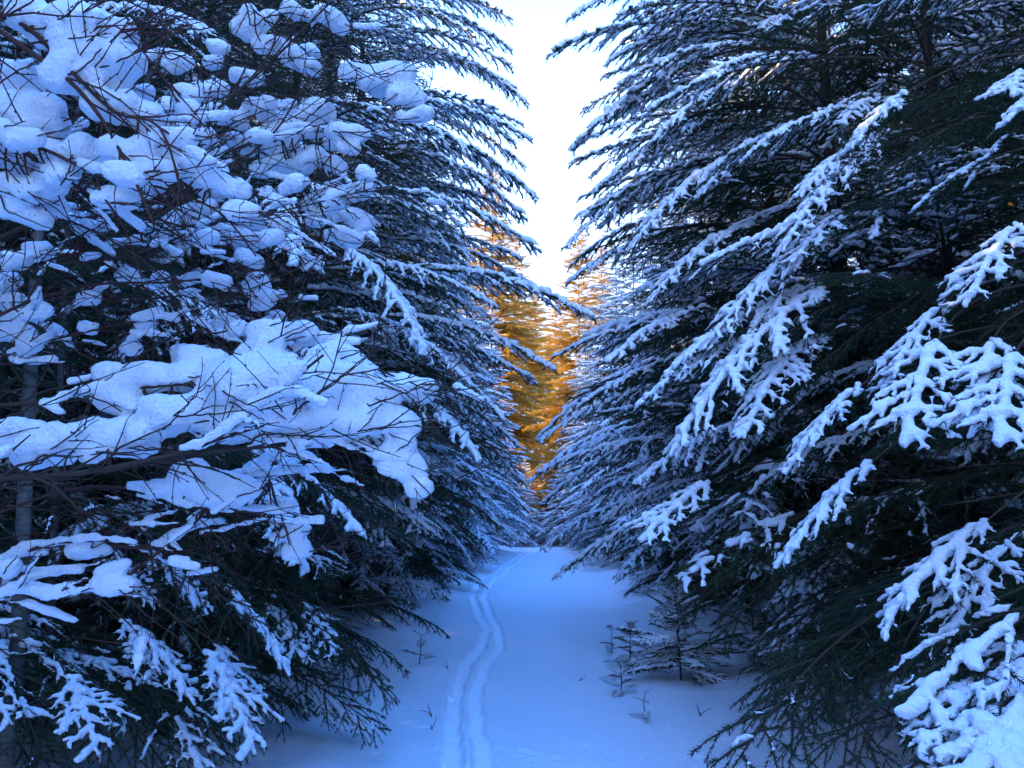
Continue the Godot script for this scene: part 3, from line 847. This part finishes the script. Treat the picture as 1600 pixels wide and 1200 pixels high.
func shrubs():
	shrub("bare shrub whose low limb carries the widest snow mass, mid left", Vector3(-1.9, 0.1, -1.9), [
		[[[-420, 800, 1.9], [-200, 765, 1.9], [-60, 750, 1.95], [100, 742, 2.0], [235, 718, 2.0], [330, 690, 2.0], [420, 622, 1.95], [505, 555, 1.9]], 0.012],
		[[[160, 735, 2.0], [290, 712, 2.05], [420, 697, 2.1], [540, 690, 2.1], [610, 725, 2.1], [660, 775, 2.1]], 0.008],
		[[[-300, 690, 2.2], [-50, 640, 2.2], [80, 628, 2.2], [180, 610, 2.15], [300, 600, 2.1], [420, 600, 2.1], [560, 572, 2.1], [680, 620, 2.15]], 0.008],
		[[[330, 690, 2.0], [430, 660, 2.05], [520, 650, 2.1], [600, 690, 2.1]], 0.005],
		[[[300, 640, 2.1], [400, 590, 2.2], [480, 540, 2.2], [560, 540, 2.2]], 0.005]],
		[[15, 690, 52, 2.1], [75, 700, 48, 2.1], [140, 692, 42, 2.1], [205, 682, 44, 2.1], [255, 650, 46, 2.1], [310, 645, 50, 2.1], [365, 605, 58, 2.1], [425, 590, 62, 2.1], [480, 605, 66, 2.1], [540, 600, 52, 2.1], [520, 560, 36, 2.12], [590, 615, 42, 2.1], [615, 660, 36, 2.1], [640, 738, 22, 2.1], [618, 705, 28, 2.1], [630, 725, 22, 2.1], [655, 763, 11, 2.1], [560, 660, 45, 2.1], [490, 670, 42, 2.1], [430, 660, 42, 2.1], [365, 670, 34, 2.1], [185, 625, 38, 2.15], [225, 590, 34, 2.15], [280, 590, 34, 2.15], [455, 522, 24, 2.15], [415, 512, 20, 2.15], [400, 545, 30, 2.15], [630, 600, 30, 2.15], [660, 610, 18, 2.15], [170, 580, 22, 2.2], [-40, 690, 60, 2.1], [320, 560, 30, 2.2]],
		0.26, 0.45, "twig_brown")
	shrub("tall bare shrub crowned by a big rounded snow dome, upper left", Vector3(-1.8, 0.1, -1.5), [
		[[[-380, 420, 1.7], [-200, 100, 1.7], [-60, 30, 1.75], [60, 90, 1.8], [140, 160, 1.8], [200, 260, 1.8], [240, 350, 1.8]], 0.011],
		[[[-120, 20, 1.75], [20, 30, 1.8], [110, 110, 1.8], [180, 175, 1.8], [250, 200, 1.8], [285, 310, 1.8]], 0.007],
		[[[-250, 250, 1.9], [-50, 200, 1.9], [60, 230, 1.9], [150, 270, 1.9], [240, 290, 1.9], [340, 330, 1.9], [400, 400, 1.9]], 0.007],
		[[[100, 120, 1.8], [130, 60, 1.8], [180, 40, 1.8], [240, 100, 1.8]], 0.004]],
		[[150, 55, 66, 1.85], [100, 40, 56, 1.85], [185, 105, 52, 1.85], [130, 110, 52, 1.85], [60, 30, 50, 1.85], [170, 165, 36, 1.85], [215, 175, 38, 1.85], [235, 225, 34, 1.85], [245, 270, 30, 1.85], [290, 250, 34, 1.9], [320, 265, 28, 1.9], [350, 288, 28, 1.9], [375, 330, 18, 1.9], [30, 170, 52, 2.0], [75, 190, 40, 2.0], [20, 120, 48, 2.0], [20, 230, 46, 2.0], [90, 250, 42, 2.0], [140, 240, 36, 1.95], [70, 290, 34, 2.0], [-30, 200, 60, 2.0], [90, 280, 30, 1.95], [180, 310, 26, 1.95], [30, 330, 30, 2.0]],
		0.32, 0.35, "twig_red", [16, -20, 330, 130, 345, 1.8, 2.1, 10, 22])
	shrub("bare shrub with long rising twigs and scattered snow tufts, top left of centre", Vector3(-2.1, 0.1, -2.4), [
		[[[-300, 520, 2.4], [0, 372, 2.4], [140, 320, 2.4], [255, 335, 2.4], [330, 185, 2.45], [420, 100, 2.5], [560, -40, 2.5]], 0.010],
		[[[150, 330, 2.4], [300, 300, 2.5], [420, 215, 2.5], [480, 130, 2.5], [560, 60, 2.5]], 0.006],
		[[[-300, 470, 2.3], [0, 420, 2.4], [200, 400, 2.4], [330, 350, 2.5], [440, 330, 2.5], [580, 295, 2.55]], 0.007],
		[[[180, 350, 2.5], [330, 250, 2.6], [470, 200, 2.6], [560, 195, 2.6]], 0.005],
		[[[370, 150, 2.5], [430, 60, 2.5], [385, 0, 2.5], [380, -60, 2.5]], 0.004],
		[[[230, 130, 2.5], [260, 60, 2.5], [250, -30, 2.5]], 0.004]],
		[[605, 122, 42, 2.8], [635, 150, 30, 2.8], [570, 118, 28, 2.8], [650, 180, 22, 2.8], [545, 205, 26, 2.6], [490, 185, 36, 2.7], [440, 200, 34, 2.7], [395, 225, 30, 2.7], [350, 180, 28, 2.6], [300, 225, 30, 2.6], [330, 140, 26, 2.6], [470, 95, 28, 2.6], [420, 70, 22, 2.6], [400, 40, 24, 2.6], [390, 120, 22, 2.6], [460, 255, 30, 2.7], [510, 250, 28, 2.7], [420, 260, 24, 2.7], [520, 30, 22, 2.6], [470, 20, 20, 2.6], [260, 90, 20, 2.6], [540, 300, 26, 2.8], [500, 310, 28, 2.8], [560, 340, 22, 2.8], [540, 370, 22, 2.8], [450, 230, 30, 2.7], [380, 30, 20, 2.6]],
		0.34, 0.42, "twig_brown", [34, 230, 575, 40, 385, 2.4, 2.9, 10, 22])
	shrub("tangled red brown shrub with fine twigs and thin snow, left edge", Vector3(-2.3, 0.1, -2.6), [
		[[[-300, 700, 2.4], [-50, 520, 2.4], [120, 450, 2.4], [280, 440, 2.4], [420, 420, 2.45]], 0.008],
		[[[-300, 600, 2.5], [0, 440, 2.5], [150, 390, 2.5], [330, 380, 2.5]], 0.007],
		[[[-300, 700, 2.5], [0, 560, 2.5], [130, 520, 2.5], [260, 500, 2.5], [380, 540, 2.5]], 0.006],
		[[[-300, 500, 2.3], [0, 320, 2.3], [120, 350, 2.3], [240, 420, 2.3], [330, 520, 2.3]], 0.006],
		[[[-250, 640, 2.7], [40, 480, 2.7], [200, 470, 2.7], [330, 460, 2.7], [450, 470, 2.7]], 0.006],
		[[[-250, 540, 2.6], [0, 490, 2.6], [140, 560, 2.6], [260, 590, 2.6]], 0.005]],
		[[30, 520, 18, 2.5], [45, 540, 14, 2.5], [20, 500, 16, 2.5], [230, 290, 20, 2.4], [300, 370, 18, 2.5], [380, 370, 24, 2.6], [60, 390, 18, 2.4], [200, 430, 16, 2.5], [420, 460, 24, 2.7], [400, 440, 20, 2.7], [430, 500, 20, 2.7], [370, 510, 16, 2.6], [300, 560, 24, 2.6]],
		0.4, 0.40, "twig_red", [24, 0, 430, 345, 560, 2.3, 2.7, 8, 17])
	shrub("low tangled shrub with bent bare twigs, beneath the wide snow mass", Vector3(-2.2, 0.1, -2.4), [
		[[[-250, 1050, 2.3], [0, 880, 2.3], [120, 850, 2.3], [260, 850, 2.35], [360, 760, 2.4], [460, 700, 2.4]], 0.008],
		[[[-250, 900, 2.3], [0, 800, 2.3], [150, 760, 2.3], [280, 790, 2.3], [360, 860, 2.3]], 0.006],
		[[[-250, 1000, 2.2], [0, 930, 2.2], [90, 935, 2.2], [190, 900, 2.2], [290, 880, 2.2]], 0.006],
		[[[-250, 860, 2.4], [20, 760, 2.4], [130, 800, 2.4], [220, 900, 2.4]], 0.005],
		[[[200, 900, 2.4], [330, 800, 2.45], [420, 745, 2.5], [480, 735, 2.5]], 0.005]],
		[[320, 750, 42, 2.3], [275, 765, 28, 2.3], [365, 765, 34, 2.3], [340, 775, 30, 2.3], [140, 855, 20, 2.3], [125, 858, 14, 2.3], [180, 910, 18, 2.2], [165, 915, 14, 2.2], [10, 890, 16, 2.2], [430, 790, 22, 2.6], [450, 830, 20, 2.6], [465, 860, 16, 2.6]],
		0.34, 0.5, "twig_red")

# ------------------------------------------------------------------ saplings, seedlings and sticks on the trail's edge
func sapling(label: String, px: float, py: float, h: float, style: String, count: int, called := "spruce_sapling"):
	var g := ground_px(px, py)
	g.y = land(g.x, g.z)
	var t := thing(called, label, "sapling" if called == "spruce_sapling" else "seedling", g)
	var w := Acc.new()
	w.tube(PackedVector3Array([Vector3(0, -0.05, 0), Vector3(0.01, h * 0.5, 0), Vector3(0, h, 0.01)]), PackedFloat32Array([0.011 * h + 0.003, 0.007 * h + 0.002, 0.002]), 5)
	obj("stem", w.mesh(M.wood), t)
	t.rotation = Vector3(rnd(-0.08, 0.08), rnd(0, 6), rnd(-0.08, 0.08))
	for i in count:
		var u := (i + rng.randf()) / count
		branch(t, style, turned(i * 2.4 + rnd(-0.6, 0.6), deg_to_rad(lerpf(-2, 40, u) + rnd(-20, 16)), rnd(-0.5, 0.5), (h * 0.68 * (1.0 - u * 0.75) * rnd(0.6, 1.2) + 0.03) / 0.58, Vector3(0, h * lerpf(0.08, 0.97, u), 0)))

func little_things():
	sapling("bushy young spruce sapling on the right bank, dusted with snow", 1065, 1062, 0.85, "sprig", 40)
	sapling("smaller sapling left of the bushy one, at the trail's right edge", 985, 1040, 0.42, "sprig", 18)
	sapling("low sapling half sunk in snow on the right bank", 970, 1082, 0.25, "sprig", 12)
	sapling("sapling under the right hand boughs, behind the bushy one", 1180, 1050, 0.8, "sprig", 24)
	sapling("tiny dark seedling alone on the open snow, right", 1009, 1124, 0.2, "sprig", 5, "spruce_seedling")
	sapling("small seedling on the snow at the trail's left edge", 655, 1040, 0.3, "sprig", 7, "spruce_seedling")
	sapling("seedling with a thin stem at the trail's right edge, farther back", 956, 1021, 0.3, "sprig", 5, "spruce_seedling")
	for s in [["short forked twig poking from the snow, right", 1095, 1117, 0.11], ["dark twig lying on the snow left of the ski tracks", 675, 1117, 0.12], ["twig end on the snow beside the small left seedling", 700, 1048, 0.07], ["bit of twig right of the tracks, middle of the open snow", 905, 1062, 0.05], ["twig tip on the snow bank, farthest right", 1140, 1150, 0.09], ["small dark cone-like bit left of the tracks, nearest the camera", 675, 1140, 0.05]]:
		var g := ground_px(s[1], s[2]); g.y = land(g.x, g.z) - 0.01
		var w := Acc.new()
		stick(w, Vector3.ZERO, Vector3(rnd(-0.4, 0.4), 0.75, rnd(-0.3, 0.3)).normalized(), s[3], 0.006, 1, 0.5)
		var t := obj(numbered("twig"), w.mesh(M.twig_brown), self, null, Transform3D(Basis(), g))
		t.set_meta("label", s[0]); t.set_meta("category", "twig"); t.set_meta("group", "bits of twig on the snow")
	for s in [["slim pale trunk standing in the dark at the left edge", 45, 3.8, 0.034], ["thin pale stem beside the slim trunk, lower left", 92, 4.4, 0.02]]:
		var x: float = (s[1] - 800.0) / F * s[2]
		var o := Vector3(x, land(x, -s[2]), -s[2])
		var w := Acc.new()
		var r: float = s[3]
		w.tube(PackedVector3Array([Vector3(0, -0.1, 0), Vector3(0.03, 0.8, 0), Vector3(0.01, 1.7, 0.04), Vector3(-0.04, 3.2, 0.05), Vector3(0, 5.5, 0)]), PackedFloat32Array([r * 1.2, r, r * 0.9, r * 0.7, r * 0.3]), 9)
		var keep := []
		var t := thing("bare_tree", s[0], "tree", o)
		obj("trunk", w.mesh(M.pale_bark), t)
		for i in 5:
			var b := Acc.new()
			stick(b, Vector3(0, rnd(1.5, 4.8), 0), Vector3(rnd(-1, 1), 0.5, rnd(-1, 1)).normalized(), rnd(0.6, 1.2), 0.008, 0, 0.3)
			obj("branch", b.mesh(M.twig_brown), t)
